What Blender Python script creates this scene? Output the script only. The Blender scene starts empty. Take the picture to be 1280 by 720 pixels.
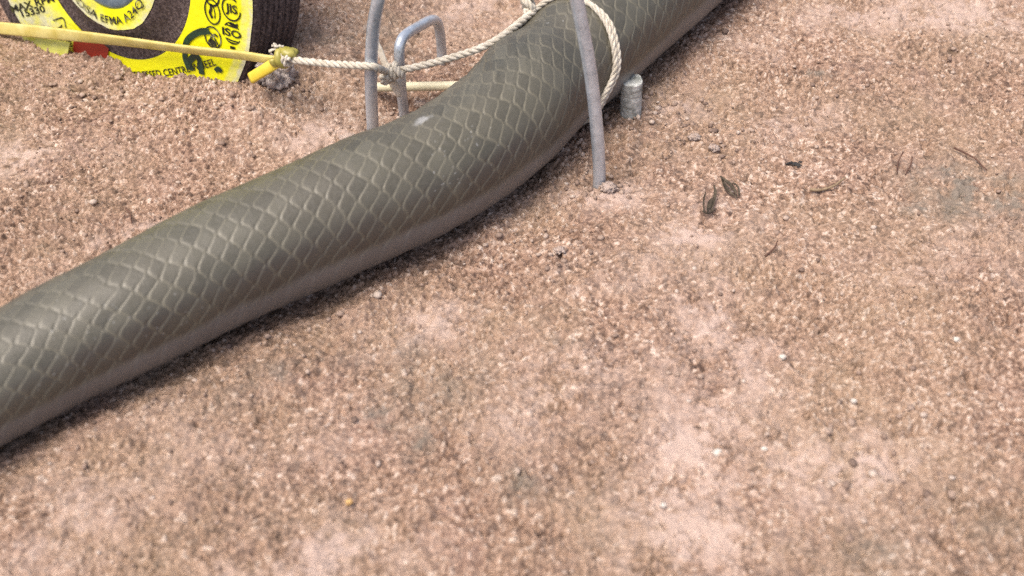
import bpy, math, random
import numpy as np
from mathutils import Vector

random.seed(7); RNG = np.random.default_rng(7)
MM = 0.001
scene = bpy.context.scene
COL = scene.collection

# ------------------------------------------------------------------ camera
CAM_H, PITCH, FOV = 180.0, math.radians(44), math.radians(44)
cam_d = bpy.data.cameras.new('camera')
cam_d.sensor_width = 36; cam_d.lens = 18 / math.tan(FOV / 2)
cam_d.clip_start = 0.005; cam_d.clip_end = 500
cam_d.dof.use_dof = True; cam_d.dof.focus_distance = 0.295; cam_d.dof.aperture_fstop = 18
cam = bpy.data.objects.new('camera', cam_d); COL.objects.link(cam)
cam.location = (0, 0, CAM_H * MM); cam.rotation_euler = (math.pi / 2 - PITCH, 0, 0)
scene.camera = cam

# ------------------------------------------------------------------ sky, sun, exposure
SUN_DIR = Vector((-0.30, -0.19, 0.95)).normalized()          # towards the sun
world = bpy.data.worlds.new('World'); scene.world = world; world.use_nodes = True
wt = world.node_tree; bg = wt.nodes['Background']
sky = wt.nodes.new('ShaderNodeTexSky'); sky.sky_type = 'NISHITA'; sky.sun_disc = False
sky.sun_elevation = math.asin(SUN_DIR.z); sky.sun_rotation = math.atan2(SUN_DIR.x, SUN_DIR.y)
sky.air_density = 0.6; sky.dust_density = 5.0; sky.ozone_density = 0.4
wt.links.new(sky.outputs[0], bg.inputs[0]); bg.inputs[1].default_value = 0.15
sun_d = bpy.data.lights.new('sun', 'SUN'); sun_d.energy = 1.4; sun_d.angle = math.radians(28); sun_d.color = (1.0, 0.93, 0.84)
sun = bpy.data.objects.new('sun', sun_d); COL.objects.link(sun)
sun.rotation_euler = SUN_DIR.to_track_quat('Z', 'Y').to_euler()
scene.view_settings.view_transform = 'Standard'; scene.view_settings.look = 'None'
scene.view_settings.exposure = 0.74
scene.cycles.use_denoising = False; scene.view_settings.gamma = 1.0

# ------------------------------------------------------------------ pixel -> place
CAM = np.array([0, 0, CAM_H]); FPX = 640 / math.tan(FOV / 2)
FW = np.array([0, math.cos(PITCH), -math.sin(PITCH)]); UP = np.array([0, math.sin(PITCH), math.cos(PITCH)]); RT = np.array([1., 0, 0])
def ray(px, py):
    d = FW * FPX + RT * (px - 640) + UP * (360 - py)
    return d / np.linalg.norm(d)
def proj(P):
    P = np.asarray(P, float) - CAM; z = P @ FW
    return np.stack([640 + FPX * (P @ RT) / z, 360 - FPX * (P @ UP) / z], -1)
def at(px, py, z=0.0):
    r = ray(px, py); return CAM + r * ((z - CAM_H) / r[2])
def at_y(px, py, Y):
    r = ray(px, py); return CAM + r * (Y / r[1])
def at_plane(px, py, c, n):
    r = ray(px, py); return CAM + r * (((c - CAM) @ n) / (r @ n))

# ------------------------------------------------------------------ noise
def _hash(ix, iy, seed):
    h = (ix.astype(np.int64) * 374761393 + iy.astype(np.int64) * 668265263 + seed * 1442695041) & 0xFFFFFFFF
    h = ((h ^ (h >> 13)) * 1274126177) & 0xFFFFFFFF
    h = ((h ^ (h >> 16)) * 2246822519) & 0xFFFFFFFF
    return ((h ^ (h >> 15)) & 0xFFFFFF) / float(0xFFFFFF)
def vnoise(x, y, scale, seed):
    x = x / scale + 1000.5; y = y / scale + 1000.5
    ix = np.floor(x); iy = np.floor(y); fx = x - ix; fy = y - iy
    fx = fx * fx * (3 - 2 * fx); fy = fy * fy * (3 - 2 * fy)
    a = _hash(ix, iy, seed); b = _hash(ix + 1, iy, seed); c = _hash(ix, iy + 1, seed); d = _hash(ix + 1, iy + 1, seed)
    return (a + (b - a) * fx + (c - a) * fy + (a - b - c + d) * fx * fy) * 2 - 1
def fbm(x, y, scale, seed, octv=4, gain=0.5):
    t = 0; amp = 1; n = 0
    for i in range(octv):
        c, s = math.cos(0.6 * i + seed), math.sin(0.6 * i + seed)
        t = t + amp * vnoise(c * x - s * y, s * x + c * y, scale / 2 ** i, seed + i * 17); n += amp; amp *= gain
    return t / n
def worley(x, y, cell, seed):
    X = x / cell + 2000; Y = y / cell + 2000; ix = np.floor(X); iy = np.floor(Y)
    f1 = np.full(X.shape, 9.0); f2 = np.full(X.shape, 9.0); rid = np.zeros(X.shape)
    for dx in (-1, 0, 1):
        for dy in (-1, 0, 1):
            jx, jy = ix + dx, iy + dy
            ang = _hash(jx, jy, seed + 5) * 3.14159; el = 0.75 + 0.5 * _hash(jx, jy, seed + 6)
            ddx = jx + _hash(jx, jy, seed) - X; ddy = jy + _hash(jx, jy, seed + 1) - Y
            ca, sa = np.cos(ang), np.sin(ang)
            d = np.hypot((ca * ddx + sa * ddy) * el, (-sa * ddx + ca * ddy) / el)
            m = d < f1
            f2 = np.where(m, f1, np.minimum(f2, d)); rid = np.where(m, _hash(jx, jy, seed + 2), rid); f1 = np.where(m, d, f1)
    return f1, f2, rid
def sstep(a, b, x):
    t = np.clip((x - a) / (b - a), 0, 1); return t * t * (3 - 2 * t)

# ------------------------------------------------------------------ object helpers
def tag(o, label=None, cat=None, group=None, kind=None):
    if label: o['label'] = label
    if cat: o['category'] = cat
    if group: o['group'] = group
    if kind: o['kind'] = kind
    return o
def empty(name, loc_mm, label, cat, group=None):
    o = bpy.data.objects.new(name, None); COL.objects.link(o)
    o.empty_display_size = 0.005; o.location = Vector(loc_mm) * MM
    return tag(o, label, cat, group)
def obj(name, V, F, mat, parent=None, smooth=True, attrs=None, origin=None):
    """one mesh object; V is in millimetres of the place, F a list of faces or an (n,4)/(n,3) array"""
    V = np.asarray(V, float)
    if parent is not None: org = np.array(parent['_o'], float) if '_o' in parent else np.array(parent.location) / MM
    elif origin is not None: org = np.asarray(origin, float)
    else: org = np.array([V[:, 0].mean(), V[:, 1].mean(), V[:, 2].min()])
    me = bpy.data.meshes.new(name)
    W = ((V - org) * MM).astype(np.float32)
    if isinstance(F, np.ndarray):
        k = F.shape[1]
        me.vertices.add(len(W)); me.vertices.foreach_set('co', W.ravel())
        me.loops.add(F.size); me.loops.foreach_set('vertex_index', F.ravel().astype(np.int32))
        me.polygons.add(len(F)); me.polygons.foreach_set('loop_start', np.arange(0, F.size, k, dtype=np.int32))
        me.update(calc_edges=True)
    else:
        me.from_pydata(W.tolist(), [], F); me.update()
    if smooth: me.polygons.foreach_set('use_smooth', np.ones(len(me.polygons), bool))
    for k, a in (attrs or {}).items():
        at_ = me.attributes.new(k, 'FLOAT', 'POINT'); at_.data.foreach_set('value', np.asarray(a, np.float32))
    me.validate()
    if mat: me.materials.append(mat)
    o = bpy.data.objects.new(name, me); COL.objects.link(o)
    if parent is not None: o.parent = parent
    else: o.location = Vector(org) * MM
    o['_o'] = [float(c) for c in org]
    return o
class MB:
    def __init__(s): s.V = []; s.F = []
    def add(s, V, F):
        b = len(s.V); s.V += [tuple(map(float, v)) for v in V]; s.F += [tuple(int(i) + b for i in f) for f in F]; return s
    def build(s, name, mat, parent=None, smooth=True, **k): return obj(name, np.array(s.V), s.F, mat, parent, smooth, **k)
def resample(P, step):
    """Catmull-Rom through the points, then even spacing"""
    P = np.asarray(P, float)
    if len(P) == 2: Q = np.linspace(P[0], P[1], 50)
    else:
        E = np.vstack([2 * P[0] - P[1], P, 2 * P[-1] - P[-2]]); Q = []
        for i in range(1, len(E) - 2):
            t = np.linspace(0, 1, 24, endpoint=False)[:, None]
            a, b, c, d = E[i - 1], E[i], E[i + 1], E[i + 2]
            Q.append(0.5 * (2 * b + (c - a) * t + (2 * a - 5 * b + 4 * c - d) * t ** 2 + (3 * b - a - 3 * c + d) * t ** 3))
        Q = np.vstack(Q + [P[-1:]])
    L = np.r_[0, np.cumsum(np.linalg.norm(np.diff(Q, axis=0), axis=1))]
    n = max(2, int(L[-1] / step) + 1); s = np.linspace(0, L[-1], n)
    return np.stack([np.interp(s, L, Q[:, k]) for k in range(Q.shape[1])], 1)
def frames(P, up0=(0, 0, 1)):
    T = np.gradient(P, axis=0); T /= np.linalg.norm(T, axis=1)[:, None]
    u = np.asarray(up0, float)
    if abs(u @ T[0]) > 0.95: u = np.array([1., 0, 0])
    A = []; 
    for t in T:
        u = u - t * (u @ t); u /= np.linalg.norm(u); A.append(u.copy())
    A = np.array(A); return T, A, np.cross(T, A)
def tube(P, r, n=12, cap=True, jitter=0, squash=1.0):
    P = np.asarray(P, float); T, A, B = frames(P); r = np.broadcast_to(np.asarray(r, float), (len(P),))
    th = np.linspace(0, 2 * np.pi, n, endpoint=False)
    R = r[:, None] * (1 + (RNG.random((len(P), n)) - .5) * jitter)
    V = P[:, None, :] + R[..., None] * (np.cos(th)[None, :, None] * A[:, None, :] * squash + np.sin(th)[None, :, None] * B[:, None, :])
    V = V.reshape(-1, 3); F = []
    for i in range(len(P) - 1):
        for j in range(n):
            k = (j + 1) % n; F.append((i * n + j, i * n + k, (i + 1) * n + k, (i + 1) * n + j))
    if cap: F.append(tuple(range(n))[::-1]); F.append(tuple((len(P) - 1) * n + j for j in range(n)))
    return V, F
def twisted(P, R, pitch, n=7, strands=3, phase=0.0):
    """laid rope: strands wound round a path"""
    P = resample(P, 0.22); T, A, B = frames(P); s = np.r_[0, np.cumsum(np.linalg.norm(np.diff(P, axis=0), axis=1))]
    mb = MB()
    for k in range(strands):
        a = phase + 2 * np.pi * (k / strands + s / pitch)
        Q = P + 0.5 * R * (np.cos(a)[:, None] * A + np.sin(a)[:, None] * B)
        mb.add(*tube(Q, 0.56 * R, n))
    return mb
def ribbon(P, W, w, th, n=None):
    """flat strip of rounded section; W = width direction per point"""
    P = np.asarray(P, float); T = np.gradient(P, axis=0); T /= np.linalg.norm(T, axis=1)[:, None]
    W = np.broadcast_to(np.asarray(W, float), P.shape); W = W - T * np.sum(W * T, 1)[:, None]; W = W / np.linalg.norm(W, axis=1)[:, None]
    N = np.cross(T, W); w = np.broadcast_to(np.asarray(w, float), (len(P),)); th = np.broadcast_to(np.asarray(th, float), (len(P),))
    ang = np.linspace(0, 2 * np.pi, 12, endpoint=False)
    cx = np.sign(np.cos(ang)) * np.abs(np.cos(ang)) ** 0.5; sy = np.sign(np.sin(ang)) * np.abs(np.sin(ang)) ** 0.7
    V = P[:, None] + (w / 2)[:, None, None] * cx[None, :, None] * W[:, None] + (th / 2)[:, None, None] * sy[None, :, None] * N[:, None]
    n = 12; V = V.reshape(-1, 3); F = []
    for i in range(len(P) - 1):
        for j in range(n):
            k = (j + 1) % n; F.append((i * n + j, i * n + k, (i + 1) * n + k, (i + 1) * n + j))
    F.append(tuple(range(n))[::-1]); F.append(tuple((len(P) - 1) * n + j for j in range(n)))
    return V, F
def lump(c, rad, seed, rough=0.3, sub=3, squash=(1, 1, 1)):
    import bmesh
    bm = bmesh.new(); bmesh.ops.create_icosphere(bm, subdivisions=sub, radius=1)
    V = np.array([v.co[:] for v in bm.verts]); F = [tuple(v.index for v in f.verts) for f in bm.faces]; bm.free()
    d = 1 + rough * (fbm(V[:, 0] * 3 + V[:, 2] * 2.1 + seed, V[:, 1] * 3 - V[:, 2] * 1.7, 1.3, seed, 3)) + rough * .5 * vnoise(V[:, 0] * 9 + seed, V[:, 1] * 9 + V[:, 2] * 7, 1.0, seed + 3)
    return V * d[:, None] * rad * np.array(squash) + np.asarray(c), F

# ------------------------------------------------------------------ materials
def mat(name, base=(.5, .5, .5), rough=.6, metal=0.0, spec=.5):
    m = bpy.data.materials.new(name); m.use_nodes = True; nt = m.node_tree; b = nt.nodes['Principled BSDF']
    b.inputs['Base Color'].default_value = (*base, 1); b.inputs['Roughness'].default_value = rough
    b.inputs['Metallic'].default_value = metal; b.inputs['Specular IOR Level'].default_value = spec
    return m, nt, b
def N(nt, t, **k):
    n = nt.nodes.new(t)
    for a, v in k.items():
        if a.startswith('i_'): n.inputs[a[2:].replace('_', ' ')].default_value = v
        else: setattr(n, a, v)
    return n
def ramp(nt, fac, stops):
    r = N(nt, 'ShaderNodeValToRGB'); e = r.color_ramp.elements
    while len(e) < len(stops): e.new(0.5)
    for el, (p, c) in zip(e, stops): el.position = p; el.color = (*c, 1) if len(c) == 3 else c
    nt.links.new(fac, r.inputs[0]); return r.outputs[0]
def coords(nt): return N(nt, 'ShaderNodeTexCoord').outputs['Object']
def noise(nt, scale, detail=3, rough=.6, out='Fac', vec=None):
    n = N(nt, 'ShaderNodeTexNoise'); n.inputs['Scale'].default_value = scale; n.inputs['Detail'].default_value = detail; n.inputs['Roughness'].default_value = rough
    nt.links.new(vec if vec is not None else coords(nt), n.inputs['Vector']); return n.outputs[out]
def mix(nt, fac, a, b, mode='MIX'):
    m = N(nt, 'ShaderNodeMix', data_type='RGBA', blend_type=mode)
    for s, v in ((0, fac), (6, a), (7, b)):
        if isinstance(v, (int, float)): m.inputs[s].default_value = v
        elif isinstance(v, tuple): m.inputs[s].default_value = (*v, 1)
        else: nt.links.new(v, m.inputs[s])
    return m.outputs[2]
def bump(nt, b, h, dist, strength=1.0, prev=None):
    n = N(nt, 'ShaderNodeBump'); n.inputs['Strength'].default_value = strength; n.inputs['Distance'].default_value = dist
    nt.links.new(h, n.inputs['Height'])
    if prev is not None: nt.links.new(prev, n.inputs['Normal'])
    nt.links.new(n.outputs[0], b.inputs['Normal']); return n.outputs[0]
def attr(nt, name): 
    n = N(nt, 'ShaderNodeAttribute', attribute_name=name); return n.outputs['Fac']
def mapr(nt, v, a, b, c=0.0, d=1.0):
    n = N(nt, 'ShaderNodeMapRange'); nt.links.new(v, n.inputs[0])
    for i, x in enumerate((a, b, c, d)): n.inputs[i + 1].default_value = x
    return n.outputs[0]

def sand_material():
    m, nt, b = mat('gritty_sandstone', rough=.95, spec=.15)
    g = attr(nt, 'grain')
    c = ramp(nt, g, [(0.0, (.085, .056, .044)), (.16, (.165, .106, .078)), (.42, (.295, .190, .133)), (.75, (.415, .282, .205)), (1.0, (.62, .50, .41))])
    n1 = noise(nt, 1500, 3, .65); c = mix(nt, mapr(nt, n1, .49, .64, 0, .8), c, (.100, .060, .043)); n4 = noise(nt, 1100, 2, .6); c = mix(nt, mapr(nt, n4, .56, .70, 0, .5), c, (.54, .42, .33))
    n2 = noise(nt, 22, 4, .6); c = mix(nt, mapr(nt, n2, .42, .72, 0, .55), c, (.37, .275, .185))
    n3 = noise(nt, 55, 4, .65); c = mix(nt, mapr(nt, n3, .5, .75, 0, .35), c, (.37, .245, .205))
    c = mix(nt, attr(nt, 'pale'), c, (.49, .372, .310))
    c = mix(nt, attr(nt, 'grey'), c, (.17, .155, .13))
    nt.links.new(c, b.inputs['Base Color'])
    bump(nt, b, noise(nt, 2300, 3, .7), .00026, 1.0)
    return m
SAND = sand_material()

def snake_material():
    m, nt, b = mat('snake_skin', rough=.36, spec=.7)
    co = coords(nt)
    big = noise(nt, 45, 3, .5, vec=co); fine = noise(nt, 900, 3, .7, vec=co)
    c = mix(nt, attr(nt, 'rnd'), (.066, .062, .042), (.110, .103, .072))
    c = mix(nt, mapr(nt, big, .4, .7, 0, .6), c, (.085, .074, .052))
    c = mix(nt, mapr(nt, fine, .45, .75, 0, .35), c, (.125, .118, .098))
    vent = mix(nt, mapr(nt, big, .35, .7), (.130, .125, .118), (.162, .156, .148))
    c = mix(nt, attr(nt, 'flank'), c, (.050, .040, .031))  # shade of the lower near side, put into the skin colour
    c = mix(nt, attr(nt, 'belly'), c, vent)
    c = mix(nt, attr(nt, 'seam'), c, (.162, .148, .102))
    c = mix(nt, attr(nt, 'chalk'), c, (.34, .34, .32))
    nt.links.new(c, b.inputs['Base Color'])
    r = mapr(nt, fine, .3, .7, .41, .54); nt.links.new(r, b.inputs['Roughness'])
    bump(nt, b, noise(nt, 1500, 4, .7, vec=co), .00008, .7)
    return m
SNAKE = snake_material()

def galv(name, a, b_, rough):
    m, nt, b = mat(name, rough=rough, metal=.5)
    v = N(nt, 'ShaderNodeTexNoise'); co = coords(nt)
    n1 = noise(nt, 260, 4, .7, vec=co); n2 = noise(nt, 1800, 2, .6, vec=co)
    c = mix(nt, mapr(nt, n1, .35, .7), a, b_); c = mix(nt, mapr(nt, n2, .55, .75, 0, .5), c, (.12, .11, .10))
    nt.links.new(c, b.inputs['Base Color']); nt.links.new(mapr(nt, n1, .3, .7, rough - .08, rough + .18), b.inputs['Roughness'])
    bump(nt, b, n2, .00006, .5); nt.nodes.remove(v)
    return m
WIRE = galv('galvanised_wire', (.44, .49, .54), (.64, .69, .74), .26)
def simple(name, a, b_, scale, rough, spec=.4, bd=0.0, lo=.35, hi=.7, detail=4):
    m, nt, b = mat(name, rough=rough, spec=spec); n = noise(nt, scale, detail, .65)
    nt.links.new(mix(nt, mapr(nt, n, lo, hi), a, b_), b.inputs['Base Color'])
    if bd: bump(nt, b, noise(nt, scale * 2.5, 3, .6), bd, .8)
    return m
ROPE = simple('cotton_cord', (.46, .41, .32), (.68, .63, .53), 700, .85, .2, .00012)
STRAP = simple('yellow_plastic', (.52, .42, .10), (.70, .61, .24), 160, .38, .5, .00008)
STRAP2 = simple('yellow_plastic_end', (.72, .52, .035), (.80, .63, .08), 200, .35, .5, .00005)
OLIVE = simple('olive_plastic', (.30, .27, .05), (.46, .40, .10), 300, .4, .5)
ABRA = simple('abrasive_grit', (.054, .037, .034), (.20, .152, .138), 1300, .8, .3, .0004, .42, .72)
def label_material():
    m, nt, b = mat('yellow_paper_label', rough=.42, spec=.45); co = coords(nt)
    n1 = noise(nt, 60, 5, .65, vec=co); n2 = noise(nt, 420, 4, .7, vec=co)
    w = N(nt, 'ShaderNodeMath', operation='MULTIPLY'); nt.links.new(attr(nt, 'worn'), w.inputs[0]); nt.links.new(mapr(nt, n2, .3, .6, .25, 1.3), w.inputs[1])
    c = mix(nt, mapr(nt, n1, .4, .7, 0, .5), (.80, .80, .005), (.72, .66, .004))
    c = mix(nt, w.outputs[0], c, (.62, .61, .40))
    d = N(nt, 'ShaderNodeMath', operation='MULTIPLY'); nt.links.new(attr(nt, 'worn'), d.inputs[0]); nt.links.new(mapr(nt, n1, .52, .68, 0, .8), d.inputs[1])
    c = mix(nt, d.outputs[0], c, (.30, .29, .22))
    nt.links.new(c, b.inputs['Base Color']); bump(nt, b, n1, .0016, .6)
    return m
LABEL = label_material()
INK = simple('black_ink', (.012, .012, .010), (.10, .10, .02), 500, .5, .4, 0, .5, .8)
INKWORN = simple('worn_black_ink', (.02, .02, .015), (.36, .36, .16), 620, .5, .4, 0, .50, .68)
GREEN = simple('dark_green_marker', (.006, .018, .012), (.02, .06, .035), 300, .35, .5)
RED = simple('dark_red_print', (.24, .020, .008), (.30, .03, .012), 200, .5)
BLUE = galv('blue_grey_metal', (.13, .22, .31), (.30, .40, .46), .3)
CREAM = simple('cream_plastic', (.62, .56, .36), (.72, .68, .50), 180, .45, .5, .00004)
SPLIT = simple('bleached_cane', (.52, .46, .36), (.72, .67, .57), 350, .6, .3, .0001)
ZINC = simple('weathered_zinc', (.17, .18, .155), (.66, .67, .62), 380, .6, .5, .0004, .35, .65)
TWIG = simple('dry_twig_bark', (.085, .042, .032), (.17, .10, .07), 900, .8, .2, .0001)
STRAW = simple('dry_straw', (.20, .14, .085), (.36, .27, .17), 600, .7, .2, .0001)
HUSK = simple('dried_leaf', (.022, .018, .013), (.12, .095, .065), 450, .75, .25, .0002)
CHAR = simple('dark_debris', (.02, .02, .022), (.07, .065, .06), 700, .8, .2, .0002)
PEBW = simple('white_quartz', (.50, .44, .37), (.70, .65, .58), 500, .5, .4, .0001)
PEBO = simple('orange_grit', (.50, .29, .10), (.62, .42, .20), 500, .6, .3, .0001)
CLOD = simple('pale_sand_clod', (.36, .275, .225), (.56, .46, .40), 900, .95, .1, .0006)
CLODG = simple('grey_sand_clod', (.40, .33, .29), (.64, .57, .52), 1100, .95, .1, .0006)

# ------------------------------------------------------------------ the wheel's plane (needed by the ground)
AZ, TI = .548, .197
WN = np.array([-math.sin(AZ) * math.cos(TI), -math.cos(AZ) * math.cos(TI), math.sin(TI)])
WU = np.array([math.cos(AZ), -math.sin(AZ), 0.]); WV = np.cross(WN, WU); WV = WV if WV[2] > 0 else -WV
WC = np.array([-97.3, 276.5, 24.9]); WT = 17.0
def wuv(px, py, off=0.0):
    P = at_plane(px, py, WC + WN * off, WN); return np.array([(P - WC) @ WU, (P - WC) @ WV])
def wpt(a, b, off=0.0): return WC + a * WU + b * WV + off * WN

# ------------------------------------------------------------------ ground
_ca = [-140, -80, -50, -37, -29, -21, -14, -2, 6, 14, 25, 38, 43, 50, 58, 72]
_cz = [0, -4, -6.5, -6.5, -6, -6.2, -4.2, -2.2, -3.0, -1.6, 2.2, 4.8, 5.2, 5.2, 3.4, 0]
n2 = WN[:2] / np.linalg.norm(WN[:2])
def blob(x, y, cx, cy, rx, ry=None, rot=0.0):
    ry = ry or rx; c, s = math.cos(rot), math.sin(rot); dx, dy = x - cx, y - cy
    return np.exp(-(((c * dx + s * dy) / rx) ** 2 + ((-s * dx + c * dy) / ry) ** 2))
PITS = [((70, 220), 5.0, 1.1, .5, 2.0), ((22, 250), 3.0, .9, .3, 1.4), ((110, 104), 3.5, 1.0, .6, 1.6), ((66, 103), 2.4, 1.2, .1, 1.3), ((98, 108), 2.0, 1.3, 1.2, 1.3),
        ((170, 136), 2.5, .8, .2, .9), ((1195, 62), 5.0, 1.0, .5, 1.4), ((1010, 80), 4, 1.0, .3, .8), ((955, 140), 5, 1.0, .25, 1.0), ((905, 103), 3, 1, .3, .8),
        ((1080, 590), 8, .9, .12, .8), ((380, 682), 3.0, .9, 1.0, .9), ((700, 318), 2.5, .9, .1, .7), ((1240, 480), 7, .9, .1, .7), ((640, 96), 2, 2, 0, 0),
        ((1170, 672), 6, .8, -.05, .6), ((1040, 520), 9, .8, .1, .5), ((900, 500), 5, .8, .2, .5), ((751, 226), 2.7, 2.3, 0, 2.6), ((805, 130), 3.0, 1.2, .3, 1.2), ((820, 60), 4, 1, .4, .6)]
SNK = np.array([[-200, 80], [-127, 121], [-95.7, 149.1], [-84.3, 159.4], [-71.4, 169.], [-58., 179.8], [-44.2, 189.6], [-29.4, 200.], [-21., 206.], [-11., 215.1], [-.5, 228.2], [6.9, 240.3], [33.5, 278.4], [62, 316], [105, 360]])
def snake_dist(x, y):
    d = np.full(np.shape(x), 1e9)
    for a, b in zip(SNK[:-1], SNK[1:]):
        v = b - a; t = np.clip(((x - a[0]) * v[0] + (y - a[1]) * v[1]) / (v @ v), 0, 1)
        d = np.minimum(d, np.hypot(x - a[0] - t * v[0], y - a[1] - t * v[1]))
    return d
def gh(x, y):
    x = np.asarray(x, float); y = np.asarray(y, float)
    a = (x - WC[0]) * WU[0] + (y - WC[1]) * WU[1]
    d = (x - WC[0]) * n2[0] + (y - WC[1]) * n2[1] - 5.0
    z = np.interp(a, _ca, _cz) * np.exp(-(np.maximum(d, 0) / 17) ** 2) * np.exp(-(np.maximum(-d - 30, 0) / 30) ** 2)
    z = z + 0.35 * np.sin(x / 23 + 1.0) * np.sin(y / 31) + 0.25 * np.sin(x / 11.0 - y / 14.0)
    g = at(700, 312); z = z + .7 * blob(x, y, *g[:2], 5, 2, .3)
    g = at(756, 240); z = z + .9 * blob(x, y, *g[:2], 6, 3.5, .1)
    g = at(520, 122); z = z - 3.5 * blob(x, y, *g[:2], 7.5, 3.2, .1)
    d = snake_dist(x, y); z = z - 1.9 * np.exp(-(d / 9.5) ** 4) + .35 * np.exp(-((d - 14.5) / 2.5) ** 2)
    return z
def ground(px, py):
    z = 0.0
    for _ in range(6):
        P = at(px, py, z); z = float(gh(P[0], P[1]))
    return P
def graded(lo, hi, step, far):
    mid = np.arange(lo, hi + step, step); out = []; d = step; p = hi + step
    while p < far: d *= 1.22; p += d; out.append(p)
    out = np.array(out); return np.concatenate([(lo - (out - hi))[::-1], mid, out])
GX = graded(-152, 152, .27, 60000); GY = graded(106, 314, .27, 60000)
X, Y = np.meshgrid(GX, GY)
dense = sstep(164, 152, np.abs(X)) * sstep(96, 106, Y) * sstep(326, 314, Y)
far = 1 - np.clip(np.hypot(X, Y - 220) / 1500, 0, 1)
warpx = fbm(X, Y, 6, 3, 3) * 1.0 + .45 * fbm(X, Y, 1.6, 5, 2); warpy = fbm(X, Y, 6, 9, 3) * 1.0 + .45 * fbm(X, Y, 1.6, 7, 2)
f1, f2, rid = worley(X + warpx, Y + warpy, .92, 11)
g1, g2, rid2 = worley(X, Y, .62, 23)
rough = .35 + .80 * sstep(-.35, .40, fbm(X, Y, 20, 31, 4, .6))
grain_h = (.15 + .85 * rid) * np.clip(1 - (f1 / .62) ** 2, 0, 1) * .80 + (.1 + .9 * rid2) * np.clip(1 - (g1 / .6) ** 2, 0, 1) * .34
lumps = fbm(X, Y, 5.0, 41, 4, .6) * 1.15 + np.maximum(fbm(X, Y, 7.5, 45, 3) - .25, 0) * 2.2 + fbm(X, Y, 17, 43, 3) * .8
crk = fbm(X, Y, 2.1, 53, 3, .6); lumps += -.95 * (1 - sstep(.0, .085, np.abs(crk))) * sstep(-.15, .2, fbm(X, Y, 3.2, 57, 2)) * dense
lumps += -.9 * sstep(.30, .62, fbm(X, Y, 3.6, 47, 3)) * sstep(-.1, .4, fbm(X, Y, 30, 49, 2))
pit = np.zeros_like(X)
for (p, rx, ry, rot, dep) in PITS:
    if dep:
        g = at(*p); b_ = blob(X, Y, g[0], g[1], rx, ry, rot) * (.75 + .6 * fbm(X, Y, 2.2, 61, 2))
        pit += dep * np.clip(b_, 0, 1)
# stains that belong to the stone, and a faint greyer patch beside the wheel
pale = np.zeros_like(X); grey = np.zeros_like(X)
for (p, rx, ry, rot, k) in [((540, 402), 9, 5, .2, .75), ((868, 285), 9, 7, .6, .7), ((905, 420), 8, 20, .3, .55), ((880, 585), 10, 24, .1, .6), ((1060, 590), 15, 8, .1, .65), ((860, 660), 12, 14, .1, .6),
                            ((400, 695), 16, 7, .2, .6), ((15, 195), 8, 6, .3, .9), ((1190, 18), 26, 8, -.1, .75), ((165, 290), 8, 3, .4, .8), ((400, 172), 9, 5, .3, .7), ((600, 15), 14, 10, .2, .55),
                            ((755, 245), 9, 4, .1, .8), ((840, 135), 10, 5, .2, .5), ((700, 470), 14, 7, .3, .45), ((1150, 345), 8, 4, .1, .5), ((1000, 150), 14, 6, .2, .4), ((1090, 20), 20, 7, 0, .5), ((70, 650), 15, 10, .2, .3), ((640, 520), 16, 8, .3, .35), ((760, 340), 12, 6, .3, .4)]:
    g = at(*p); pale = np.maximum(pale, k * blob(X, Y, g[0], g[1], rx, ry, rot))
for (p, rx, ry, rot, k) in [((1215, 238), 13, 9, -.3, .75), ((1235, 250), 7, 6, 0, .5), ((1185, 215), 8, 5, .3, .5), ((478, 520), 3, 4, .6, .6), ((535, 548), 2.6, 6, -.4, .5), ((650, 605), 4, 4, -.4, .4), ((1110, 690), 14, 6, .2, .22),
                            ((1020, 92), 3, 2, 0, .5), ((1150, 258), 4, 3, .3, .5), ((350, 470), 16, 5, .4, .25), ((540, 470), 10, 12, -.2, .25), ((440, 60), 20, 16, .2, .25), ((1240, 660), 14, 10, .1, .2), ((690, 425), 4, 2, 0, .25)]:
    g = at(*p); grey = np.maximum(grey, k * blob(X, Y, g[0], g[1], rx, ry, rot))
pn = fbm(X, Y, 9, 71, 4, .6); pf = fbm(X, Y, 1.6, 73, 2)
pale = np.clip(pale * (.85 + 2.0 * pn + 1.1 * pf), 0, .8) + .22 * sstep(.15, .6, fbm(X, Y, 22, 77, 4)) * (1 + pf)
grey = np.clip(grey * (.9 + 1.6 * fbm(X, Y, 5, 79, 3) + 1.0 * pf), 0, .75)
rough = rough * (1 - .65 * np.clip(pale * 1.3, 0, 1))
Z = gh(X, Y) * far + ((grain_h + .45 * fbm(X, Y, 1.1, 59, 2)) * rough - .38) * dense + lumps * (dense * .8 + .2 * far) - pit * dense
grain_c = np.clip(.50 + (rid - .5) * .62 * dense + (rid2 - .5) * .62 * dense + .22 * fbm(X, Y, 30, 81, 3) - .28 * np.clip(pit, 0, 1), 0, 1)  # the last term paints the pits' shade into the grain tone
grain_c = np.where((rid > .975) & (dense > .5), 1.0, np.where((rid < .05) & (dense > .5), grain_c * .35, grain_c))
ny, nx = X.shape
idx = np.arange(ny * nx).reshape(ny, nx)
GF = np.stack([idx[:-1, :-1], idx[:-1, 1:], idx[1:, 1:], idx[1:, :-1]], -1).reshape(-1, 4)
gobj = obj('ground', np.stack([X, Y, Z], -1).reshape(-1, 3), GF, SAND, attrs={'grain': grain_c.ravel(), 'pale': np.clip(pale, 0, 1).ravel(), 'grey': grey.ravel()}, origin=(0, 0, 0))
tag(gobj, kind='structure')

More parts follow.
